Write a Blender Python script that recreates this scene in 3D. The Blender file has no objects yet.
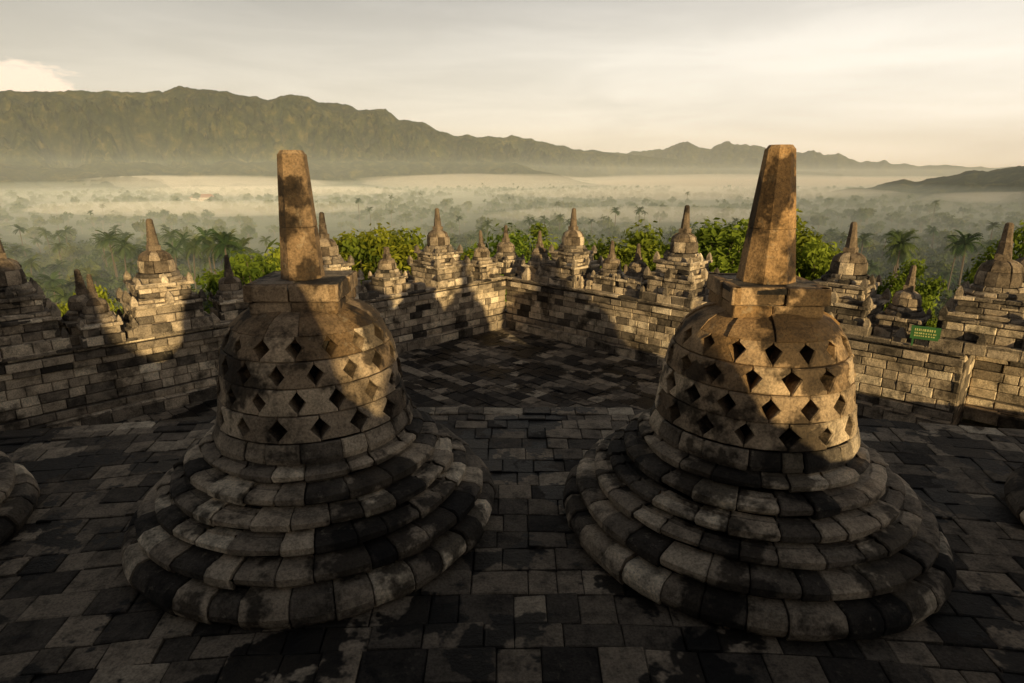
import bpy, math, random
from mathutils import Vector, noise, Matrix
random.seed(7)
R=random.random
def U(a,b): return a+(b-a)*random.random()
scene=bpy.context.scene
try:
    scene.view_settings.view_transform='Standard'; scene.view_settings.look='None'; scene.view_settings.exposure=0
except Exception: pass
SUN_AZ=math.radians(155); SUN_EL=math.radians(10.0)
CX,CY=0.1,-20.3            # centre of the circular terraces
# ------------------------------------------------------------------ mesh builder
class MB:
    def __init__(s): s.V=[];s.F=[];s.T=[];s.W=[];s.M=[]
    def v(s,p): s.V.append((p[0],p[1],p[2])); return len(s.V)-1
    def f(s,ids,t=.5,w=0.,m=0): s.F.append(tuple(ids)); s.T.append(t); s.W.append(w); s.M.append(m)
    def mesh(s,name,mats,smooth=False):
        me=bpy.data.meshes.new(name); me.from_pydata(s.V,[],s.F)
        a=me.attributes.new('tone','FLOAT','FACE'); a.data.foreach_set('value',s.T)
        a=me.attributes.new('warm','FLOAT','FACE'); a.data.foreach_set('value',s.W)
        for m in mats: me.materials.append(m)
        me.polygons.foreach_set('material_index',s.M)
        if smooth: me.polygons.foreach_set('use_smooth',[True]*len(s.F))
        me.update(); return me
def obj(name,me,parent=None,loc=(0,0,0),rot=0,sc=1):
    o=bpy.data.objects.new(name,me); scene.collection.objects.link(o)
    o.location=loc; o.rotation_euler=(0,0,rot)
    o.scale=(sc,sc,sc) if not hasattr(sc,'__len__') else sc
    if parent: o.parent=parent
    return o
# ------------------------------------------------------------------ node helpers
def newmat(name):
    m=bpy.data.materials.new(name); m.use_nodes=True; nt=m.node_tree
    for n in list(nt.nodes): nt.nodes.remove(n)
    return m,nt
def N(nt,t,**k):
    n=nt.nodes.new(t)
    for a,b in k.items(): setattr(n,a,b)
    return n
def mixc(nt,mode,fac,a,b):
    n=nt.nodes.new('ShaderNodeMix'); n.data_type='RGBA'; n.blend_type=mode; n.clamp_factor=True
    for i,x in ((0,fac),(6,a),(7,b)):
        if hasattr(x,'links'): nt.links.new(x,n.inputs[i])
        elif isinstance(x,(int,float)):
            n.inputs[i].default_value = x if i==0 else (x,x,x,1)
        else: n.inputs[i].default_value=(x[0],x[1],x[2],1)
    return n.outputs[2]
def math_(nt,op,a,b=None,c=None,clamp=False):
    n=nt.nodes.new('ShaderNodeMath'); n.operation=op; n.use_clamp=clamp
    for i,x in enumerate((a,b,c)):
        if x is None: continue
        if hasattr(x,'links'): nt.links.new(x,n.inputs[i])
        else: n.inputs[i].default_value=x
    return n.outputs[0]
def ramp(nt,fac,stops,interp='LINEAR'):
    n=nt.nodes.new('ShaderNodeValToRGB'); cr=n.color_ramp; cr.interpolation=interp
    while len(cr.elements)<len(stops): cr.elements.new(0.5)
    for e,(p,c) in zip(cr.elements,stops):
        e.position=p; e.color=(c[0],c[1],c[2],1) if hasattr(c,'__len__') else (c,c,c,1)
    nt.links.new(fac,n.inputs[0]); return n.outputs[0]
def noise_(nt,vec,scale,detail=6,rough=.6,dist=0):
    n=nt.nodes.new('ShaderNodeTexNoise'); n.inputs['Scale'].default_value=scale
    n.inputs['Detail'].default_value=detail; n.inputs['Roughness'].default_value=rough
    n.inputs['Distortion'].default_value=dist
    if vec is not None: nt.links.new(vec,n.inputs['Vector'])
    return n.outputs[0]
def stone_mat(name,dark=1.0,stain=(.50,.60),wet=False,stain_scale=1.1,stain_mul=.22,lichen=.3):
    m,nt=newmat(name); L=nt.links.new
    out=N(nt,'ShaderNodeOutputMaterial'); bs=N(nt,'ShaderNodeBsdfPrincipled'); L(bs.outputs[0],out.inputs[0])
    geo=N(nt,'ShaderNodeNewGeometry'); pos=geo.outputs['Position']
    at=N(nt,'ShaderNodeAttribute',attribute_name='tone'); wa=N(nt,'ShaderNodeAttribute',attribute_name='warm')
    base=ramp(nt,at.outputs['Fac'],[(0,(.02,.017,.014)),(.28,(.13*dark,.106*dark,.079*dark)),(.6,(.42*dark,.335*dark,.235*dark)),(1,(.70*dark,.585*dark,.42*dark))])
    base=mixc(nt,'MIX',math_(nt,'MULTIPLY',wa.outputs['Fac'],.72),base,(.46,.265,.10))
    n1=noise_(nt,pos,4.5,5,.68); base=mixc(nt,'MULTIPLY',1.0,base,ramp(nt,n1,[(.32,.35),(.5,1.05),(.70,1.45)]))
    n2=noise_(nt,pos,45,3,.7); base=mixc(nt,'MULTIPLY',.9,base,ramp(nt,n2,[(.3,.5),(.58,1.2)]))
    n4=noise_(nt,pos,10,4,.75); lf=ramp(nt,n4,[(.58,0.),(.68,1.)])
    base=mixc(nt,'MIX',math_(nt,'MULTIPLY',lf,lichen),base,(.50,.43,.30))
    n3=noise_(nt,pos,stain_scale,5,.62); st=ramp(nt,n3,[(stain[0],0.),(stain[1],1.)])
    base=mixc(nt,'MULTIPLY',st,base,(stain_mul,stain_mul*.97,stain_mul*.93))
    L(base,bs.inputs['Base Color'])
    rg=ramp(nt,st,[(0,.9),(1,.45 if wet else .8)]); L(rg,bs.inputs['Roughness'])
    bs.inputs['Specular IOR Level'].default_value=.3
    bb=noise_(nt,pos,20,6,.75)
    bp=N(nt,'ShaderNodeBump'); bp.inputs['Strength'].default_value=.9; bp.inputs['Distance'].default_value=.035
    L(bb,bp.inputs['Height']); L(bp.outputs[0],bs.inputs['Normal'])
    return m
M_stone=stone_mat('andesite_blocks',1.0,(.51,.56),stain_scale=1.3,stain_mul=.2)
M_wall=stone_mat('andesite_wall',1.15,(.55,.64),stain_scale=1.6,stain_mul=.3)
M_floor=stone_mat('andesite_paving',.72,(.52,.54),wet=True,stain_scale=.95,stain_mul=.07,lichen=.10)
# ------------------------------------------------------------------ stone block primitives
def tone(mu=.5,sd=.2):
    t=random.gauss(mu,sd)
    if R()<.12: t+=.22
    if R()<.14: t-=.25
    return max(.05,min(1,t))
def block(mb,fn,u0,u1,v0,v1,gu,gv,bu,bv,nu=1,nv=1,depth=.08,bev=.014,t=.5,w=0.,off=None):
    if off is None: off=U(-.020,.010)
    us=[u0+gu]+[u0+gu+bu+(u1-u0-2*gu-2*bu)*i/nu for i in range(nu+1)]+[u1-gu]
    vs=[v0+gv]+[v0+gv+bv+(v1-v0-2*gv-2*bv)*i/nv for i in range(nv+1)]+[v1-gv]
    tu=U(-.010,.010); tv=U(-.010,.010)
    G=[]
    for j,v in enumerate(vs):
        row=[]
        for i,u in enumerate(us):
            e=(i in(0,len(us)-1))or(j in(0,len(vs)-1))
            corner=(i in(0,len(us)-1))and(j in(0,len(vs)-1))
            d=off-(bev*U(.6,1.3) if e else 0)-(bev*U(.2,2.2) if corner else 0)+U(-.004,.004)
            d+=tu*((u-u0)/(u1-u0)-.5)*2+tv*((v-v0)/(v1-v0)-.5)*2
            row.append(mb.v(fn(u,v,d)))
        G.append(row)
    for j in range(len(vs)-1):
        for i in range(len(us)-1):
            mb.f((G[j][i],G[j][i+1],G[j+1][i+1],G[j+1][i]),t,w)
    nU=len(us);nV=len(vs)
    loop=[(0,i) for i in range(nU)]+[(j,nU-1) for j in range(1,nV)]+[(nV-1,i) for i in range(nU-2,-1,-1)]+[(j,0) for j in range(nV-2,0,-1)]
    low=[mb.v(fn(us[i],vs[j],-depth)) for j,i in loop]
    for k in range(len(loop)):
        a=loop[k];b=loop[(k+1)%len(loop)]
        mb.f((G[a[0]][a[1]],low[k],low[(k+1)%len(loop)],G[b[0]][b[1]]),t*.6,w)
def prof_fn(cx,cy,prof):
    L=[0]
    for a,b in zip(prof,prof[1:]): L.append(L[-1]+math.hypot(b[0]-a[0],b[1]-a[1]))
    T=L[-1]
    def at(v):
        s=max(0,min(1,v))*T
        for k in range(len(prof)-1):
            if s<=L[k+1]+1e-9:
                q=(s-L[k])/max(1e-9,L[k+1]-L[k]); a=prof[k];b=prof[k+1]
                return a[0]+(b[0]-a[0])*q,a[1]+(b[1]-a[1])*q
        return prof[-1]
    def fn(u,v,w):
        r,z=at(v); r1,z1=at(v+.06); r0,z0=at(v-.06)
        tx,tz=r1-r0,z1-z0; l=math.hypot(tx,tz) or 1
        nr,nz=tz/l,-tx/l
        r+=nr*w; z+=nz*w
        return (cx+r*math.sin(u),cy+r*math.cos(u),z)
    return fn,T
def ring(mb,cx,cy,prof,n,th0=None,span=None,mu=.5,sd=.2,w=0.,depth=.1,nv=3,nu=2,bev=.016,gap=.004,jw=.24,off=None):
    fn,T=prof_fn(cx,cy,prof); rm=prof[0][0]
    a0=U(0,6.28) if th0 is None else th0
    sp=2*math.pi if span is None else span
    edges=[0]+[(i+U(-jw,jw))/n for i in range(1,n)]+[1]
    for i in range(n):
        u0=a0+sp*edges[i];u1=a0+sp*edges[i+1]
        block(mb,fn,u0,u1,0,1,gap/rm,gap/T,bev/rm,bev/T,nu,nv,depth,bev,tone(mu,sd),w,off)
def poly_stack(mb,cx,cy,levels,n,rot=0,t=.5,w=0.,cap=True,lean=(0,0),rr=.02):
    z0=levels[0][1]
    rings=[]
    for r,z in levels:
        rings.append([mb.v((cx+lean[0]*(z-z0)+r*math.cos(rot+2*math.pi*k/n)*U(1-rr,1+rr),cy+lean[1]*(z-z0)+r*math.sin(rot+2*math.pi*k/n)*U(1-rr,1+rr),z)) for k in range(n)])
    for a,b in zip(rings,rings[1:]):
        for k in range(n): mb.f((a[k],a[(k+1)%n],b[(k+1)%n],b[k]),t,w)
    if cap: mb.f(rings[-1],t,w)
def wall_face(mb,P,d,n,length,z0,z1,ch,lmin,lmax,proud=0.,mu=.5,sd=.2,w=0.,bev=.014,depth=.08,gap=.005):
    nc=max(1,round((z1-z0)/ch)); h=(z1-z0)/nc
    def fn(u,v,ww): return (P[0]+d[0]*u+n[0]*(ww+proud),P[1]+d[1]*u+n[1]*(ww+proud),v)
    for c in range(nc):
        u=0
        while u<length-1e-6:
            l=U(lmin,lmax)
            if length-(u+l)<lmin*.6: l=length-u
            block(mb,fn,u,u+l,z0+c*h,z0+(c+1)*h,gap,gap,bev,bev,1,1,depth,bev,tone(mu,sd),w)
            u+=l
def top_face(mb,P,d,n,length,wd,z,lmin,lmax,mu=.5,sd=.2,rows=1,bev=.014,ph=.012):
    def fn(u,v,ww): return (P[0]+d[0]*u+n[0]*v,P[1]+d[1]*u+n[1]*v,z+ww)
    for c in range(rows):
        u=0
        while u<length-1e-6:
            l=U(lmin,lmax)
            if length-(u+l)<lmin*.6: l=length-u
            block(mb,fn,u,u+l,wd*c/rows,wd*(c+1)/rows,.005,.005,bev,bev,1,1,.06,bev,tone(mu,sd),0,U(-ph,ph))
            u+=l
def box_tier(mb,h,z0,z1,ch,l0,l1,mu=.5,sd=.17,w=0.,bev=.014,hy=None):
    hy=hy or h
    for (sx,sy) in ((0,-1),(1,0),(0,1),(-1,0)):
        n=(sx,sy); d=(-sy,sx)
        off=h if sx else hy; ln=hy if sx else h
        P=(n[0]*off-d[0]*ln,n[1]*off-d[1]*ln)
        wall_face(mb,P,d,n,2*ln,z0,z1,ch,l0,l1,0,mu,sd,w,bev)
    top_face(mb,(-h+.01,-hy+.01),(1,0),(0,1),2*h-.02,2*hy-.02,z1-.004,l0,l1,mu,sd,max(1,int(2*hy/.35)),bev,.004)
# ------------------------------------------------------------------ perforated stupa
def bell_r(z):
    P=[(1.0,.985),(1.2,.945),(1.44,.905),(1.68,.868),(1.90,.815),(2.02,.765),(2.12,.705),(2.20,.62),(2.27,.50)]
    for a,b in zip(P,P[1:]):
        if z<=b[0]: return a[1]+(b[1]-a[1])*(z-a[0])/(b[0]-a[0])
    return P[-1][1]
def lattice(mb,z0,z1,n,a0,mu,wz,skew=0.):
    def fn(u,v,w):
        z=z0+(z1-z0)*v; r=bell_r(z)+w
        return (r*math.sin(u),r*math.cos(u),z)
    st=2*math.pi/n
    for i in range(n):
        ub=a0+i*st
        jx=skew+U(-.03,.03); nt_=.25+U(-.04,.03); off=U(-.02,.012)
        g=.008
        out=[(g,.012),(.5,.012),(1-g,.012),(1-g,.11),(1-nt_,.5+jx),(1-g,.89),(1-g,.988),(.5,.988),(g,.988),(g,.89),(nt_,.5+jx),(g,.11)]
        t=tone(mu,.17); w=wz
        O=[mb.v(fn(ub+st*p[0],p[1],off-.014)) for p in out]
        ins=[]
        for k,p in enumerate(out):
            sx=.5+(p[0]-.5)*(.93 if k not in(4,10) else .88); sy=.5+(p[1]-.5)*.9
            ins.append(mb.v(fn(ub+st*sx,sy,off+U(-.005,.005))))
        c=mb.v(fn(ub+st*.5,.5,off))
        nn=len(out)
        for k in range(nn): mb.f((O[k],O[(k+1)%nn],ins[(k+1)%nn],ins[k]),t,w)
        mb.f((ins[11],ins[0],ins[1],c,ins[10]),t,w); mb.f((ins[1],ins[2],ins[3],ins[4],c),t,w)
        mb.f((c,ins[4],ins[5],ins[6],ins[7]),t,w); mb.f((ins[10],c,ins[7],ins[8],ins[9]),t,w)
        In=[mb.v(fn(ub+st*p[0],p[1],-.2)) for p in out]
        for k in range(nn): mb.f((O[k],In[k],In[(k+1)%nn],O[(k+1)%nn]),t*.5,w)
def stupa_mesh(name,seed,spr=.235,warm=.35,mu=.5,toph=3.72,skew=0.):
    random.seed(seed); mb=MB()
    tiers=[(1.83,0,.27,1.71,34,.05),(1.70,.27,.45,1.54,32,.03),(1.53,.45,.59,1.40,29,.03),(1.39,.59,.73,1.26,26,.03),(1.24,.73,.88,1.09,23,.03),(1.08,.88,1.01,.97,20,.03)]
    for r,z0,z1,rn,n,bl in tiers:
        h=z1-z0
        ring(mb,0,0,[(r-.05,z0-.01),(r-.005,z0+h*.12),(r+bl*.6,z0+h*.36),(r+bl*.5,z0+h*.62),(r-.02,z0+h*.84),(rn+.08,z1-.018),(rn-.10,z1-.008)],n,mu=mu-.02,sd=.24,depth=.16,nv=6,bev=.013)
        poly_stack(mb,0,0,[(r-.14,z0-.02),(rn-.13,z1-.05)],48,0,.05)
    ring(mb,0,0,[(.975,1.0),(.995,1.06),(.945,1.2)],20,mu=mu-.02,sd=.2,depth=.14,nv=3)
    n=16; a=U(0,1); zs=[1.2,1.44,1.68,1.91,2.12]
    for k in range(4):
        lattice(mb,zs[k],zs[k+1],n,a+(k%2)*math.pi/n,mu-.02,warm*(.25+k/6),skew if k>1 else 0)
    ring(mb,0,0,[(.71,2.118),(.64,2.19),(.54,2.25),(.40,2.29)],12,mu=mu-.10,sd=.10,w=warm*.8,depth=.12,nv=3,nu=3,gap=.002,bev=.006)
    poly_stack(mb,0,0,[(.62,1.0),(.66,1.5),(.6,1.85),(.45,2.1)],24,0,.12)  # dark core added inside the bell, its tone standing in for interior shade
    box_tier(mb,.40,2.25,2.37,.15,.34,.46,mu-.12,.1,warm*.8,.012)
    box_tier(mb,.43,2.37,2.535,.17,.40,.5,mu-.09,.1,warm*.9,.012)
    poly_stack(mb,0,0,[(.38,2.2),(.38,2.5)],4,math.pi/4,.1)
    lv=[2.53,3.02,toph]; f=lambda z: spr+( .130-spr)*((z-2.53)/(toph-2.53))
    for a_,b_ in zip(lv,lv[1:]):
        t=.30+U(-.05,.05)
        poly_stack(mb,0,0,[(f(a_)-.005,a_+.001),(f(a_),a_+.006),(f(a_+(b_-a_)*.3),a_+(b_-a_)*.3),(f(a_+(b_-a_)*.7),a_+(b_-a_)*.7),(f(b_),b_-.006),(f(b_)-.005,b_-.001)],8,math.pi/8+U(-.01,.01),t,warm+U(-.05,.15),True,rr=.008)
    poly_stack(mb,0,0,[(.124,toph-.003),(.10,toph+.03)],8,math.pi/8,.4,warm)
    return mb.mesh(name,[M_stone])
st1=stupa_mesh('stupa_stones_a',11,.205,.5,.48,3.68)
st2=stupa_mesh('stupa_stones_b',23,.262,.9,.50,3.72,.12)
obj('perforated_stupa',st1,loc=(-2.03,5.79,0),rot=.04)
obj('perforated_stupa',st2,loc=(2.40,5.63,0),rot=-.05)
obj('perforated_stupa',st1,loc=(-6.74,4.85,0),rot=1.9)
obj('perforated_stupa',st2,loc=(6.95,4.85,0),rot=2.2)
# ------------------------------------------------------------------ terraces
random.seed(5)
def sector(mb,r0,r1,a0,a1,z,n=64,t=.05):
    A=[];B=[]
    for k in range(n+1):
        a=a0+(a1-a0)*k/n
        A.append(mb.v((CX+r0*math.sin(a),CY+r0*math.cos(a),z))); B.append(mb.v((CX+r1*math.sin(a),CY+r1*math.cos(a),z)))
    for k in range(n): mb.f((A[k],A[k+1],B[k+1],B[k]),t)
def skirt(mb,r,z0,z1,half=75,n=60):
    S=[]
    for k in range(n+1):
        a=math.radians(-half)+math.radians(2*half)*k/n
        S.append((mb.v((CX+r*math.sin(a),CY+r*math.cos(a),z0)),mb.v((CX+r*math.sin(a),CY+r*math.cos(a),z1))))
    for k in range(n): mb.f((S[k][0],S[k+1][0],S[k+1][1],S[k][1]),.3)
mb=MB(); r=21.62
A0,A1=math.radians(-36),math.radians(36)
while r<28.75:
    h=U(.24,.36); a=A0+U(0,.01)
    if r+h>28.6: h=28.75-r
    def fn(u,v,w): return (CX+v*math.sin(u),CY+v*math.cos(u),w)
    while a<A1:
        l=U(.22,.52)/(r+.1)
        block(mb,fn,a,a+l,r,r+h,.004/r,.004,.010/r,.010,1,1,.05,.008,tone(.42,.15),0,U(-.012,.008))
        a+=l
    r+=h
sector(mb,21.5,28.9,A0,A1,-.045)
ring(mb,CX,CY,[(29.06,-.14),(29.08,-.03),(29.05,.0),(28.75,.012)],80,A0,A1-A0,.55,.2,nv=3,depth=.2,bev=.014)
z=-.14
for k in range(4):
    ring(mb,CX,CY,[(28.98,z-.27),(28.98,z)],78,A0,A1-A0,.45,.2,nv=1,depth=.1); z-=.27
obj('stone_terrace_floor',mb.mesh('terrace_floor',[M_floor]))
mb=MB(); ZU=1.9
sector(mb,.5,21.5,math.radians(-75),math.radians(75),ZU-.02,80,.3)
for k in range(7):
    ring(mb,CX,CY,[(21.5,k*.25),(21.5,k*.25+.25)],66,A0,A1-A0,.45,.2,nv=1,depth=.1)
ring(mb,CX,CY,[(21.55,1.75),(21.58,1.88),(21.52,1.905),(21.1,1.91)],66,A0,A1-A0,.45,.2,nv=2,depth=.1)
skirt(mb,21.42,-1,ZU-.02)
obj('upper_terrace',mb.mesh('upper_terrace',[M_floor]))
mb=MB(); ZT3=3.3
sector(mb,.5,13,math.radians(-85),math.radians(85),ZT3,80,.3); skirt(mb,13.0,ZU-.1,ZT3,85)
for k in range(5): ring(mb,CX,CY,[(13.08,ZU+k*.28),(13.08,ZU+k*.28+.28)],60,-1.2,2.4,.45,.2,nv=1,depth=.1)
obj('top_terrace',mb.mesh('top_terrace',[M_floor]))
for (x,rr) in ((-3.3,18.0),(.85,18.0),(4.6,18.0),(8.9,18.0),(12.6,18.0),(-7.4,18.0)):
    y=CY+math.sqrt(rr*rr-(x-CX)**2)
    obj('perforated_stupa',st1,loc=(x,y,ZU-.01),rot=x*.4)
for x in (-3.2,.9,4.75,8.4):
    rr=10.8; y=CY+math.sqrt(rr*rr-(x-CX)**2)
    obj('perforated_stupa',st2,loc=(x,y,ZT3),rot=x)
# ------------------------------------------------------------------ lower square plateau
ZL=-1.2; C=Vector((-.2,18.8)); s2=math.sqrt(.5)
dR=Vector((s2,-s2)); dL=Vector((-s2,-s2))
nRi=Vector((-s2,-s2)); nLi=Vector((s2,-s2))
mb=MB(); v=0
def fnl(u,v,w): p=C+dR*u+dL*v; return (p.x,p.y,ZL+w)
while v<19:
    h=U(.28,.38); u=U(-.3,0)
    while u<19:
        l=U(.3,.55); p=C+dR*(u+l/2)+dL*(v+h/2)
        if math.hypot(p.x-CX,p.y-CY)>28.8: block(mb,fnl,u,u+l,v,v+h,.005,.005,.012,.012,1,1,.05,.01,tone(.36,.2),0,U(-.012,.01))
        u+=l
    v+=h
q=[mb.v((*(C+dR*a+dL*b),ZL-.045)) for a,b in ((-1,-1),(24,-1),(24,24),(-1,24))]
mb.f(q,.05)
obj('lower_terrace_paving',mb.mesh('lower_terrace',[M_floor]))
# ------------------------------------------------------------------ balustrade walls
ZT=.4
def wall(P0,P1,nin,thick=1.15):
    mb=MB(); d=(P1-P0); ln=d.length; d=d/ln; n=nin
    wall_face(mb,P0,d,n,ln,ZL-.02,ZL+.26,.28,.35,.7,.2,.5,.15)
    top_face(mb,P0+n*.0,d,n,ln,.2,ZL+.262,.35,.7,.55,.15)
    wall_face(mb,P0,d,n,ln,ZL+.26,ZL+.42,.16,.35,.7,.09,.5,.15)
    wall_face(mb,P0,d,n,ln,ZL+.42,ZT-.42,.2,.22,.56,0,.55,.17)
    wall_face(mb,P0,d,n,ln,ZT-.42,ZT-.28,.14,.3,.6,.06,.48,.15)
    wall_face(mb,P0,d,n,ln,ZT-.28,ZT-.12,.16,.3,.6,.14,.5,.15)
    wall_face(mb,P0,d,n,ln,ZT-.12,ZT,.12,.3,.6,.05,.5,.15)
    top_face(mb,P0+n*.15-n*(thick+.15),d,n,ln,thick+.14,ZT,.3,.6,.5,.2,3)
    wall_face(mb,P0-n*thick,d,-n,ln,ZT-1.2,ZT,.22,.3,.6,0,.4,.2)
    a=P0-n*.06;b=P1-n*.06;c=P1-n*(thick-.06);e=P0-n*(thick-.06)
    lo=[mb.v((p.x,p.y,-14)) for p in(a,b,c,e)];hi=[mb.v((p.x,p.y,ZT-.05)) for p in(a,b,c,e)]
    for k in range(4): mb.f((lo[k],lo[(k+1)%4],hi[(k+1)%4],hi[k]),.25)
    mb.f(hi,.2)
    for row,(o0,o1,pr) in enumerate(((.02,.12,.55),(.45,.7,.65),(.9,1.08,.75))):
        u=.15
        while u<ln-.25:
            if R()<pr:
                p=P0+d*u-n*U(o0,o1); hh=U(.08,.34); hw=U(.10,.2); rot=math.atan2(d.y,d.x)+U(-.12,.12)+math.pi/4
                t=tone(.48,.16)
                if R()<.45: lv=[(hw,ZT-.02),(hw*1.05,ZT+hh*.5),(hw*.6,ZT+hh*.9),(hw*.22,ZT+hh*1.35)]
                else: lv=[(hw*1.2,ZT-.02),(hw*1.2,ZT+hh*.7),(hw*1.1,ZT+hh*.78)]
                poly_stack(mb,p.x,p.y,lv,4,rot,t)
                if R()<.25: poly_stack(mb,p.x,p.y,[(hw*.8,ZT+hh*.7),(hw*.82,ZT+hh*.7+.13),(hw*.5,ZT+hh*.7+.17)],4,rot,tone(.5,.2))
            u+=U(.26,.5)
    return mb.mesh('balustrade',[M_wall])
random.seed(77)
LR=11.9; jog=nRi*-1.3
obj('balustrade_wall',wall(C,C+dR*LR,nRi))
obj('balustrade_wall',wall(C+dR*LR+jog,C+dR*19+jog,nRi))
obj('balustrade_wall',wall(C,C+dL*14.6,nLi))
obj('balustrade_wall',wall(C+dL*14.6-nLi*1.0,C+dL*20-nLi*1.0,nLi))
mbp=MB()
wall_face(mbp,C+dR*LR,-nRi,dR,1.35,ZL,ZT,.2,.3,.55,.0,.45,.2)
obj('balustrade_end',mbp.mesh('balustrade_end',[M_wall]))
# ------------------------------------------------------------------ turrets
def finial(mb,r,z0,zb,zt,n=9,warm=.15,broken=False):
    ring(mb,0,0,[(r*1.3,z0),(r*1.36,z0+.05),(r*1.25,z0+.11)],n,mu=.45,sd=.13,nv=2,nu=2,bev=.01,depth=.08)
    ring(mb,0,0,[(r*1.14,z0+.10),(r*1.17,z0+.15),(r*1.02,z0+.2)],n,mu=.42,sd=.13,nv=2,nu=2,bev=.01,depth=.08)
    poly_stack(mb,0,0,[(r*1.22,z0-.05),(r*1.2,z0+.105)],16,0,.4)
    H=zb-(z0+.2); m=z0+.2+H*.55
    ring(mb,0,0,[(r*.98,z0+.19),(r*1.0,z0+.2+H*.3),(r*.94,m)],n-1,mu=.36,sd=.1,w=warm*.6,nv=2,nu=2,bev=.008,depth=.08)
    ring(mb,0,0,[(r*.94,m),(r*.82,z0+.2+H*.8),(r*.5,zb-.01),(r*.3,zb)],n-2,mu=.34,sd=.1,w=warm,nv=3,nu=2,bev=.008,depth=.06)
    poly_stack(mb,0,0,[(r*.42,zb-.03),(r*.45,zb+.0),(r*.45,zb+.09),(r*.36,zb+.1)],4,math.pi/4,.3,warm)
    if not broken:
        sl=(zt-zb-.1); lx,ly=U(-.05,.05),U(-.05,.05)
        poly_stack(mb,0,0,[(r*.33,zb+.09),(r*.27,zb+.1+sl*.35),(r*.30,zb+.1+sl*.36),(r*.25,zb+.1+sl*.42),(r*.18,zt-.03),(r*.1,zt)],8,0,.22,warm,True,(lx,ly))
    else:
        poly_stack(mb,0,0,[(r*.33,zb+.09),(r*.29,zb+.28)],8,0,.3,warm)
def antefix(mb,x,y,z,s,rot):
    poly_stack(mb,x,y,[(s,z-.01),(s*1.1,z+s*.8),(s*.75,z+s*1.6),(s*.15,z+s*2.5)],4,rot+math.pi/4,tone(.42,.12))
def turret(seed,k=1.,broken=False):
    random.seed(seed); mb=MB()
    box_tier(mb,.72,-.02,.20,.2,.28,.5)
    box_tier(mb,.60,.20,.52,.17,.25,.45)
    box_tier(mb,.67,.52,.60,.1,.25,.45)
    box_tier(mb,.56,.60,.68,.1,.25,.45)
    box_tier(mb,.46,.68,.90,.12,.2,.4)
    box_tier(mb,.52,.90,.98,.1,.2,.4)
    for z,h,s in ((.60,.60,.085),(.98,.45,.07),(.20,.66,.07)):
        for sx in(-1,1):
            for sy in(-1,1):
                if R()<.85: antefix(mb,sx*h,sy*h,z,s*U(.8,1.15),0)
        for a in range(4):
            if R()<.7: antefix(mb,math.cos(a*math.pi/2)*h,math.sin(a*math.pi/2)*h,z,s*1.1,0)
    finial(mb,.34,.97,1.62,2.26,broken=broken)
    return mb.mesh('turret',[M_wall])
def small(seed,broken=False):
    random.seed(seed); mb=MB()
    box_tier(mb,.40,-.02,.18,.2,.25,.42)
    box_tier(mb,.34,.18,.34,.16,.2,.4)
    box_tier(mb,.40,.34,.42,.08,.2,.4)
    for sx in(-1,1):
        for sy in(-1,1):
            if R()<.7: antefix(mb,sx*.34,sy*.34,.42,.05,0)
    finial(mb,.26,.41,.90,1.38,8,broken=broken)
    return mb.mesh('small_turret',[M_wall])
TM=[turret(101),turret(102),turret(103)]
SM=[small(201),small(202)]; SB=small(203,True)
random.seed(31)
rw=-math.pi/4
def put(X,big=True,side=-1,me=None,sc=1.,back=.6):
    me=me or random.choice(TM if big else SM)
    q=back*s2
    Y=C.y+q-(abs(X-C.x)-q)
    obj('stupa_turret' if big else 'small_stupa_turret',me,loc=(X,Y,ZT),rot=rw+random.choice((0,1,2,3))*math.pi/2+U(-.05,.05),sc=(sc*U(.93,1.06),sc*U(.93,1.06),sc*U(.95,1.05)))
put(C.x,False,0,SM[0],1.15)
for X in (-2.16,-4.71,-7.4,-9.15,-10.6): put(X,True)
for X in (-.95,-3.4,-6.35,-8.3): put(X,False,-1,SB if X==-3.4 else None,back=.5)
put(-9.35,False,back=.15); put(-7.95,False,back=.1,sc=.9)
for X in (1.78,4.31,7.0,8.75): put(X,True)
for X in (.85,2.75,3.35,5.5,7.75): put(X,False,1,SB if X==5.5 else None,back=.5)
put(9.9,True,back=1.9); put(11.5,True,back=1.9); put(10.8,False,back=1.7)
put(-12.3,True,back=1.6)
random.seed(91)
for (a,b,n_,dd) in ((C+Vector((0,4.6)),dR,nRi,20),(C+Vector((0,4.6)),dL,nLi,20)):
    me=wall(a,a+b*dd,n_); o=obj('balustrade_wall',me,loc=(0,0,-2.1))
    k=1.6
    while k<dd:
        P=a+b*k-n_*.6
        obj('stupa_turret',random.choice(TM),loc=(P.x,P.y,ZT-2.1),rot=rw,sc=U(.94,1.02)); k+=3.5
# ------------------------------------------------------------------ green sign
def simple(name,col,rough=.6):
    m,nt=newmat(name); o=N(nt,'ShaderNodeOutputMaterial'); b=N(nt,'ShaderNodeBsdfPrincipled'); nt.links.new(b.outputs[0],o.inputs[0])
    tc=N(nt,'ShaderNodeTexCoord'); n=noise_(nt,tc.outputs['Object'],12,5)
    c=mixc(nt,'MULTIPLY',1.,col,ramp(nt,n,[(.3,.8),(.7,1.15)])); nt.links.new(c,b.inputs['Base Color']); b.inputs['Roughness'].default_value=rough
    return m
mg=simple('sign_green',(.035,.13,.03)); my=simple('sign_yellow',(.5,.52,.18))
mb=MB()
def bx(mb,x0,x1,y0,y1,z0,z1,m=0,t=.5):
    q=[mb.v(p) for p in((x0,y0,z0),(x1,y0,z0),(x1,y1,z0),(x0,y1,z0),(x0,y0,z1),(x1,y0,z1),(x1,y1,z1),(x0,y1,z1))]
    for f in((0,1,5,4),(1,2,6,5),(2,3,7,6),(3,0,4,7),(4,5,6,7),(3,2,1,0)): mb.f([q[i] for i in f],t,0,m)
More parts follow.
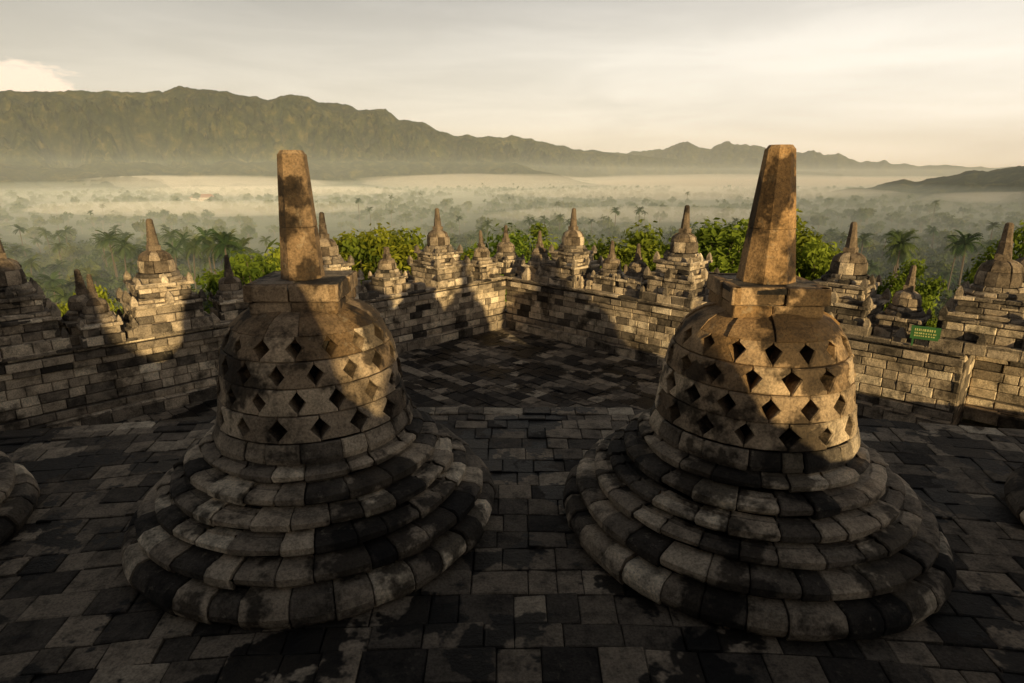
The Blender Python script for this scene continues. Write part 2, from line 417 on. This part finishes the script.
bx(mb,-.24,.24,0,.02,0,.26,0)
random.seed(3)
for row,(z,hh) in enumerate(((.165,.045),(.105,.03),(.055,.025))):
    x=-.18
    while x<.17:
        w=U(.012,.03); bx(mb,x,x+w,-.006,-.001,z,z+hh,1); x+=w+U(.008,.02)
bx(mb,-.2,-.17,.02,.05,-.15,.24,0); bx(mb,.17,.2,.02,.05,-.15,.24,0)
obj('information_sign',mb.mesh('information_sign',[mg,my]),loc=(7.64,10.72,.54),rot=-.62,sc=.95)
# ------------------------------------------------------------------ vegetation
def leaf_mat(name,c1,c2,tr=.35,var=1.):
    m,nt=newmat(name); L=nt.links.new; o=N(nt,'ShaderNodeOutputMaterial')
    d=N(nt,'ShaderNodeBsdfDiffuse'); t=N(nt,'ShaderNodeBsdfTranslucent'); mx=N(nt,'ShaderNodeMixShader'); mx.inputs[0].default_value=tr
    at=N(nt,'ShaderNodeAttribute',attribute_name='tone'); oi=N(nt,'ShaderNodeObjectInfo')
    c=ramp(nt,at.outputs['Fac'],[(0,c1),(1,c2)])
    hv=ramp(nt,oi.outputs['Random'],[(0,(.65,.8,.75)),(.5,(1,1,1)),(.9,(1.2,1.08,.85)),(1,(1.4,1.1,.75))])
    c=mixc(nt,'MULTIPLY',var,c,hv); L(c,d.inputs[0]); L(c,t.inputs[0]); L(d.outputs[0],mx.inputs[1]); L(t.outputs[0],mx.inputs[2]); L(mx.outputs[0],o.inputs[0])
    return m
M_leaf=leaf_mat('foliage',(.05,.08,.015),(.34,.40,.05),.35,.9); M_leaf2=leaf_mat('forest_foliage',(.025,.05,.018),(.13,.16,.045),.25)
M_palm=leaf_mat('palm_fronds',(.03,.055,.02),(.10,.14,.045),.2)
M_bark=simple('bark',(.10,.075,.05),.9)
def tube(mb,pts,rad,n=6,t=.4,m=0):
    rings=[]
    for i,p in enumerate(pts):
        a=pts[max(0,i-1)];b=pts[min(len(pts)-1,i+1)]; d=(b-a).normalized(); x=d.orthogonal().normalized(); y=d.cross(x)
        rings.append([mb.v(p+(x*math.cos(6.2832*k/n)+y*math.sin(6.2832*k/n))*rad[i]) for k in range(n)])
    for a,b in zip(rings,rings[1:]):
        for k in range(n): mb.f((a[k],a[(k+1)%n],b[(k+1)%n],b[k]),t,0,m)
def tree_mesh(seed,H,CR,ncl,nl,ls,mat=None):
    random.seed(seed); mb=MB()
    th=H*.45; lean=Vector((U(-.6,.6),U(-.6,.6),0))
    tube(mb,[Vector((0,0,-.5)),Vector((0,0,th*.5))+lean*.4,Vector((0,0,th))+lean,Vector((0,0,H*.75))+lean],[H*.026,H*.02,H*.016,H*.006],7,.4,1)
    cc=Vector((0,0,H*.68))+lean
    for k in range(ncl):
        a=U(0,6.283); ph=math.acos(U(-.6,1)); rr=CR*U(.45,1.05)
        c=cc+Vector((rr*math.sin(ph)*math.cos(a),rr*math.sin(ph)*math.sin(a),rr*.85*math.cos(ph)*(H*.32/CR)))
        tube(mb,[Vector((0,0,th*U(.7,1.05)))+lean*.8,(cc+c)*.5+Vector((0,0,-.5)),c],[H*.008,H*.005,H*.002],4,.4,1)
        cr=CR*U(.20,.40); tb=U(.1,.85)
        for q in range(nl):
            d=Vector((random.gauss(0,1),random.gauss(0,1),random.gauss(0,.8))); d.normalize(); d*=cr*(R()**.45)
            p=c+d; nn=(d.normalized()+Vector((U(-1,1),U(-1,1),U(-.3,1)))).normalized()
            x=nn.orthogonal().normalized(); x.rotate(Matrix.Rotation(U(0,6.28),3,nn)); y=nn.cross(x); s=ls*U(.6,1.3)
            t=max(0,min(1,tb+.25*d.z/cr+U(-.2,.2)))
            mb.f([mb.v(p-x*s*.9),mb.v(p-y*s*.4+nn*s*.1),mb.v(p+x*s*.9),mb.v(p+y*s*.4+nn*s*.1)],t,0,0)
    return mb.mesh('tree',[mat or M_leaf,M_bark])
def palm_mesh(seed,H):
    random.seed(seed); mb=MB(); bend=Vector((U(-1.5,1.5),U(-1.5,1.5),0))
    pts=[Vector((0,0,H*k/6))+bend*(k/6)**2 for k in range(7)]
    tube(mb,pts,[.26-.02*k for k in range(7)],6,.4,1); top=pts[-1]
    for k in range(22):
        a=k*2.4; el=U(-.2,1.2); L=U(2.8,3.7); p=top.copy(); dirv=Vector((math.cos(a)*math.cos(el),math.sin(a)*math.cos(el),math.sin(el)))
        side=Vector((-math.sin(a),math.cos(a),0)); t=U(.1,.9); prev=p
        for s in range(9):
            nx=prev+dirv*(L/9); dirv=(dirv+Vector((0,0,-.17))).normalized()
            ww=.6*math.sin(math.pi*(s+1.2)/10.5)
            for sg in(-1,1):
                tip=(prev+nx)*.5+side*sg*ww+Vector((0,0,-.35*ww))+dirv*.3
                mb.f([mb.v(prev),mb.v(nx),mb.v(tip+dirv*.1),mb.v(tip-dirv*.08)],t+U(-.1,.1),0,0)
            prev=nx
    return mb.mesh('palm',[M_palm,M_bark])
def ground_z(x,y):
    r=math.hypot(x,y)
    q=max(0,min(1,(r-35)/120)); q=q*q*(3-2*q)
    return -14-31*q+1.5*noise.noise(Vector((x*.01,y*.01,0)))
hero=[tree_mesh(300+k,14,3.9,30,170,.27) for k in range(4)]
far=[tree_mesh(320+k,12,4.4,18,34,.75,M_leaf2) for k in range(5)]+[palm_mesh(340,14),palm_mesh(341,16)]
random.seed(12)
def stand(x,y,d):
    yu=(341.5-y)/600; xr=(x-512)/600; Y=.963+.269*yu; Z=-.269+.963*yu
    X=d*xr/Y; return X,3.5+d*Z/Y,ground_z(X,d)
HT=[(262,250,44,1.0),(300,238,60,1.),(345,216,52,1.25),(372,234,47,1.0),(392,228,50,1.1),(415,220,46,1.1),(475,220,48,1.15),(538,224,62,1.2),(556,232,52,.95),(612,218,50,1.2),(640,232,56,1.05),(718,202,47,1.3),(740,212,52,1.2),(762,222,60,1.2),(798,212,55,1.2),(825,226,50,.9),(445,234,60,1.1),(575,232,66,1.2),(500,236,66,1.2),(680,234,66,1.2),(232,260,62,.9),(1015,222,70,1.1),(905,258,66,.9),(80,275,80,1.1)]
for x,y,d,s in HT:
    X,ztop,g=stand(x,y,d)
    Hs=(ztop-g)/14.2
    obj('broadleaf_tree',random.choice(hero),loc=(X,d,g),rot=U(0,6.28),sc=(s*Hs**.3,s*Hs**.3,Hs))
for k in range(20):
    x=random.choice((105,125,140,215,235,90,180,960,900))+U(-12,12); d=U(150,230); X,ztop,g=stand(x,U(232,250),d)
    i=5+k%2; Hs=(ztop-g)/(15 if i==5 else 17); s=U(1.05,1.4)
    obj('palm_tree',far[i],loc=(X,d,g),rot=U(0,6.28),sc=(s,s,max(.6,Hs)))
fe=bpy.data.objects.new('forest',None); scene.collection.objects.link(fe)
def scatter(n,r0,r1,pw,palms):
    for k in range(n):
        r=r0+(r1-r0)*R()**pw; a=math.radians(U(-50,50)); x=r*math.sin(a); y=r*math.cos(a)
        if noise.noise(Vector((x*.005+7,y*.003,3)))<-.3 and r>300: continue
        pm=palms*(2.2 if (a<-.35 and r<320) else 1)
        if r<160: pm=0
        i=random.randrange(5) if R()>pm else 5+random.randrange(2)
        s=U(.6,1.35) if i<5 else U(.85,1.3)
        obj('crown',far[i],fe,(x,y,ground_z(x,y)-.5),U(0,6.28),(s,s,s*U(.75,1.25)))
scatter(3200,62,420,.62,.14)
scatter(4600,400,2000,.75,.04)
# ------------------------------------------------------------------ ground & hills
def land_mat(name,c1,c2,c3,sc=.02,bump=6.):
    m,nt=newmat(name); L=nt.links.new; o=N(nt,'ShaderNodeOutputMaterial'); b=N(nt,'ShaderNodeBsdfDiffuse'); L(b.outputs[0],o.inputs[0])
    g=N(nt,'ShaderNodeNewGeometry'); n=noise_(nt,g.outputs['Position'],sc,7,.72)
    n2=noise_(nt,g.outputs['Position'],sc*.12,3,.6)
    c=ramp(nt,n,[(.35,c1),(.52,c2),(.7,c3)]); c=mixc(nt,'MULTIPLY',1.,c,ramp(nt,n2,[(.35,.6),(.65,1.35)])); L(c,b.inputs[0])
    bp=N(nt,'ShaderNodeBump'); bp.inputs['Strength'].default_value=1; bp.inputs['Distance'].default_value=bump; L(n,bp.inputs['Height']); L(bp.outputs[0],b.inputs['Normal'])
    return m
M_ground=land_mat('plain_vegetation',(.015,.028,.012),(.035,.05,.018),(.07,.08,.03),.05,3.)
M_hill=land_mat('hill_forest',(.012,.022,.008),(.055,.060,.018),(.17,.14,.045),.022,16.)
mb=MB(); rs=[0,20,35,45,60,80,100,130,160,220,300]+[300*1.06**k for k in range(1,66)]; na=120; G=[]
for r in rs:
    row=[]
    for k in range(na):
        a=2*math.pi*k/na; x=r*math.sin(a);y=r*math.cos(a); zz=ground_z(x,y)
        if r>350: zz+=4*noise.noise(Vector((x*.02,y*.02,5)))
        row.append(mb.v((x,y,zz)))
    G.append(row)
for i in range(len(rs)-1):
    for k in range(na): mb.f((G[i][k],G[i][(k+1)%na],G[i+1][(k+1)%na],G[i+1][k]))
obj('ground',mb.mesh('ground',[M_ground],True))
def interp(T,x):
    if x<=T[0][0]: return T[0][1:]
    for a,b in zip(T,T[1:]):
        if x<=b[0]:
            q=(x-a[0])/(b[0]-a[0]); return [a[i]+(b[i]-a[i])*q for i in range(1,len(a))]
    return T[-1][1:]
def hills(name,T,na,nr,rough,seed,jag=.05,amp=.5,jf=.0045,slant=1.6):
    mb=MB(); G=[]; a0=T[0][0];a1=T[-1][0]
    for k in range(na+1):
        a=a0+(a1-a0)*k/na; el,dc,df=interp(T,a); ar=math.radians(a)
        Hc=3.5+dc*math.tan(math.radians(el)); base=-47.
        s_=a*math.radians(1)*dc
        jx=noise.fractal(Vector((s_*jf+seed,seed,0)),.75,2.1,7)+.5*(.4-abs(noise.noise(Vector((s_*jf*1.6,seed,9))))*1.6); Hc+=(Hc-base)*jag*jx
        row=[]
        for j in range(nr+1):
            t=j/nr*1.3
            d=df+(dc-df)*t; x=d*math.sin(ar); y=d*math.cos(ar)
            if t<=1: s=t**1.1
            else: s=1-(t-1)*1.4
            # slanting spurs: the drift direction wanders along the range
            dr=slant*noise.noise(Vector((s_*.0006,3.,seed)))+.9
            p=Vector((s_*rough+t*dr,d*rough*.8,seed)); wv=noise.noise_vector(p*.9)*.9
            rg=1-abs(noise.fractal(p+wv,.85,2.1,7))*2.6
            p2=Vector((x*rough*3,y*rough*3,seed+3)); rg2=1-abs(noise.fractal(p2,.8,2.1,6))*2.2
            env=max(0,min(1,t*2.5))*max(.0,min(1,(1.0-t)*1.9)) if t<1 else 0
            z=base+(Hc-base)*s*(1+env*(amp*(rg-.6)+amp*.45*(rg2-.55)))
            row.append(mb.v((x,y,z)))
        G.append(row)
    for k in range(na):
        for j in range(nr): mb.f((G[k][j],G[k+1][j],G[k+1][j+1],G[k][j+1]))
    obj(name,mb.mesh(name,[M_hill],True))
hills('mountain_ridge',[(-62,4.,3600,1900),(-50,5.,3400,1900),(-38.4,5.4,3200,1900),(-34,5.8,3200,1900),(-30.6,6.2,3200,1900),(-26,6.3,3200,1900),(-22.8,6.4,3250,1950),(-19,6.1,3300,2000),(-16.7,5.6,3400,2050),(-14.5,5.7,3500,2050),(-13.3,5.3,3500,2100),(-11.2,5.65,3600,2100),(-10,4.7,3650,2150),(-8,4.5,3750,2200),(-6.5,3.75,3900,2250),(-3,3.3,4100,2350),(.7,3.25,4400,2500),(2.6,2.8,4600,2700),(4.4,2.4,4900,2900),(8,1.95,5300,3300),(11.5,1.6,5600,3800),(15,1.2,5900,4200),(20,.6,6000,4600),(28,0,6000,4800)],900,140,.0024,3.1,.065,.72)
hills('distant_hills',[(2,1.0,8200,6200),(7,1.9,8200,6200),(11.5,1.85,8000,6000),(14.9,2.5,8000,6000),(16.6,2.2,8000,6000),(19.8,2.5,8000,6000),(23,1.9,8200,6200),(25,1.85,8200,6200),(28.3,1.3,8500,6500),(31.8,.9,8800,6800),(34.4,.55,9000,7000),(40,.5,9000,7000),(48,.9,9000,7000),(60,.9,9000,7000)],420,50,.0014,8.3,.2,.6,.0028)
hills('foothills',[(-55,1.1,2150,1750),(-40,1.0,2150,1750),(-30,.7,2200,1800),(-20,.9,2200,1800),(-12,1.1,2300,1800),(-5,1.35,2350,1850),(0,.9,2350,1850),(3,.2,2350,1900),(6,-.6,2350,1950),(9,-1.1,2350,2000)],300,36,.006,5.7,.25,.5,.006)
hills('wooded_hill',[(27,-1.4,1500,1150),(30,-.95,1500,1100),(33,-.45,1500,1050),(36,.0,1450,1000),(39.3,.5,1400,950),(44,1.1,1350,900),(52,1.6,1350,850),(60,1.2,1350,850)],260,30,.008,9.9,.18,.3,.02)
mwh=simple('render_white',(.7,.66,.6)); mrf=simple('roof_tile',(.35,.13,.07))
mb=MB(); bx(mb,-16,16,-7,7,0,8,0)
q=[mb.v(p) for p in((-18,-9,8),(18,-9,8),(18,9,8),(-18,9,8),(-9,0,15),(9,0,15))]
for f in((0,1,5,4),(1,2,5),(2,3,4,5),(3,0,4)): mb.f([q[i] for i in f],.5,0,1)
for k in range(8): bx(mb,-14.5+k*3.8,-13+k*3.8,-7.05,-6.9,2,5,1)
obj('valley_house',mb.mesh('valley_house',[mwh,mrf]),loc=(-515,1040,-41),rot=.2,sc=.8)
obj('valley_house',bpy.data.meshes['valley_house'],loc=(-560,1090,-42),rot=-.3,sc=.6)
# ------------------------------------------------------------------ mist and haze
def vol(name,dens,col,g=0.):
    m,nt=newmat(name); o=N(nt,'ShaderNodeOutputMaterial'); v=N(nt,'ShaderNodeVolumeScatter'); nt.links.new(v.outputs[0],o.inputs['Volume'])
    v.inputs['Density'].default_value=dens; v.inputs['Color'].default_value=(*col,1); v.inputs['Anisotropy'].default_value=g
    return m
def slab(name,mat,y0,y1,z0,z1,hw0,hw1):
    mb=MB(); q=[mb.v(p) for p in((-hw0,y0,z0),(hw0,y0,z0),(hw1,y1,z0),(-hw1,y1,z0),(-hw0,y0,z1),(hw0,y0,z1),(hw1,y1,z1),(-hw1,y1,z1))]
    for f in((0,1,5,4),(1,2,6,5),(2,3,7,6),(3,0,4,7),(4,5,6,7),(3,2,1,0)): mb.f([q[i] for i in f])
    obj(name,mb.mesh(name,[mat]))
slab('valley_mist',vol('mist',.0009,(.76,.92,1.),-.3),110,7000,-52,-28,600,9000)
slab('valley_mist',vol('mist_thin',.00045,(.76,.92,1.),-.3),110,7100,-53,-14,620,9100)
slab('valley_mist',vol('mist_upper',.00014,(.78,.92,1.),-.3),90,7200,-54,45,640,9200)
slab('air_haze',vol('haze',.00006,(.84,.93,1.),-.2),75,9800,-56,560,500,12000)
mm=vol('mist_bank_vapour',.0055,(.92,.96,1.),-.35)
random.seed(44)
mbk=MB()
def bank(x,y,z,a,b,c):
    nu,nv=24,10; G=[]
    for j in range(nv+1):
        ph=math.pi*j/nv
        G.append([mbk.v((x+a*math.sin(ph)*math.cos(6.2832*i/nu)*(1+.25*noise.noise(Vector((i*.5,j*.5,x*.01)))),y+b*math.sin(ph)*math.sin(6.2832*i/nu),z+c*math.cos(ph)*(1+.3*noise.noise(Vector((i*.4,j,y*.01)))))) for i in range(nu)])
    for j in range(nv):
        for i in range(nu): mbk.f((G[j][i],G[j+1][i],G[j+1][(i+1)%nu],G[j][(i+1)%nu]))
for (x,y,a,b,c,z) in ((-900,1700,420,90,20,-20),(-100,1850,360,90,22,-18),(650,1900,520,110,22,-18),(1500,1800,300,90,24,-18),(-450,1150,260,60,10,-27),(300,1000,330,60,11,-26),(760,850,200,50,9,-28),(-330,640,190,50,8,-31),(120,560,150,40,7,-32)):
    bank(x,y,z,a,b,c)
obj('mist_bank',mbk.mesh('mist_bank',[mm],True))
# ------------------------------------------------------------------ sky
w=bpy.data.worlds.new('World'); scene.world=w; w.use_nodes=True; nt=w.node_tree
for n in list(nt.nodes): nt.nodes.remove(n)
L=nt.links.new
out=N(nt,'ShaderNodeOutputWorld'); bg=N(nt,'ShaderNodeBackground'); bg.inputs[1].default_value=.1; L(bg.outputs[0],out.inputs[0])
sky=N(nt,'ShaderNodeTexSky'); sky.sky_type='NISHITA'; sky.sun_disc=False; sky.sun_elevation=SUN_EL; sky.sun_rotation=SUN_AZ; sky.dust_density=3; sky.air_density=1.2
tc=N(nt,'ShaderNodeTexCoord'); sp=N(nt,'ShaderNodeSeparateXYZ'); L(tc.outputs['Generated'],sp.inputs[0])
z=sp.outputs[2]; x=sp.outputs[0]
gr=ramp(nt,math_(nt,'MULTIPLY',z,1.6),[(0,(1.0,.88,.69)),(.12,(1.0,.935,.82)),(.28,(.88,.83,.745)),(.42,(.53,.505,.475)),(.62,(.17,.165,.165)),(1,(.12,.125,.14))])
side=math_(nt,'MULTIPLY_ADD',x,.45,1.05)
gr=mixc(nt,'MULTIPLY',1.,gr,side)
mp=N(nt,'ShaderNodeMapping'); mp.inputs['Scale'].default_value=(1.2,1.2,9.); mp.inputs['Rotation'].default_value=(0,.12,0); L(tc.outputs['Generated'],mp.inputs[0])
cl=noise_(nt,mp.outputs[0],2.2,6,.55,.4)
gr=mixc(nt,'MULTIPLY',.8,gr,ramp(nt,cl,[(.35,.87),(.65,1.11)]))
azc,elc=math.radians(-38.5),math.radians(6.1)
mp2=N(nt,'ShaderNodeMapping'); mp2.inputs['Scale'].default_value=(1,1,3.0); L(tc.outputs['Generated'],mp2.inputs[0])
vm=N(nt,'ShaderNodeVectorMath',operation='DISTANCE'); L(mp2.outputs[0],vm.inputs[0]); vm.inputs[1].default_value=(math.sin(azc)*math.cos(elc),math.cos(azc)*math.cos(elc),math.sin(elc)*3.0)
nn=noise_(nt,mp2.outputs[0],22,5,.6)
cu=math_(nt,'ADD',math_(nt,'MULTIPLY',vm.outputs['Value'],-9.),math_(nt,'MULTIPLY',nn,1.75))
cuf=ramp(nt,cu,[(.02,0.),(.3,1.)])
gr=mixc(nt,'MIX',math_(nt,'MULTIPLY',cuf,.8),gr,(1.35,1.12,.9))
g10=mixc(nt,'MULTIPLY',1.,gr,(10,10,10))
fin=mixc(nt,'MIX',.88,sky.outputs[0],g10)
L(fin,bg.inputs[0])
# ------------------------------------------------------------------ sun
ld=bpy.data.lights.new('sun','SUN'); ld.energy=5; ld.angle=math.radians(.5); ld.color=(1,.75,.38)
so=bpy.data.objects.new('sun',ld); scene.collection.objects.link(so)
sd=Vector((math.sin(SUN_AZ)*math.cos(SUN_EL),math.cos(SUN_AZ)*math.cos(SUN_EL),math.sin(SUN_EL)))
so.rotation_euler=(-sd).to_track_quat('-Z','Y').to_euler()
# ------------------------------------------------------------------ camera
cd=bpy.data.cameras.new('camera'); cd.sensor_width=36; cd.lens=36*600/1024; cd.clip_end=30000; cd.clip_start=.05
co=bpy.data.objects.new('camera',cd); scene.collection.objects.link(co); co.location=(0,0,3.5); co.rotation_euler=(math.radians(90-15.6),0,0)
scene.camera=co
print('OBJS',len(bpy.data.objects))
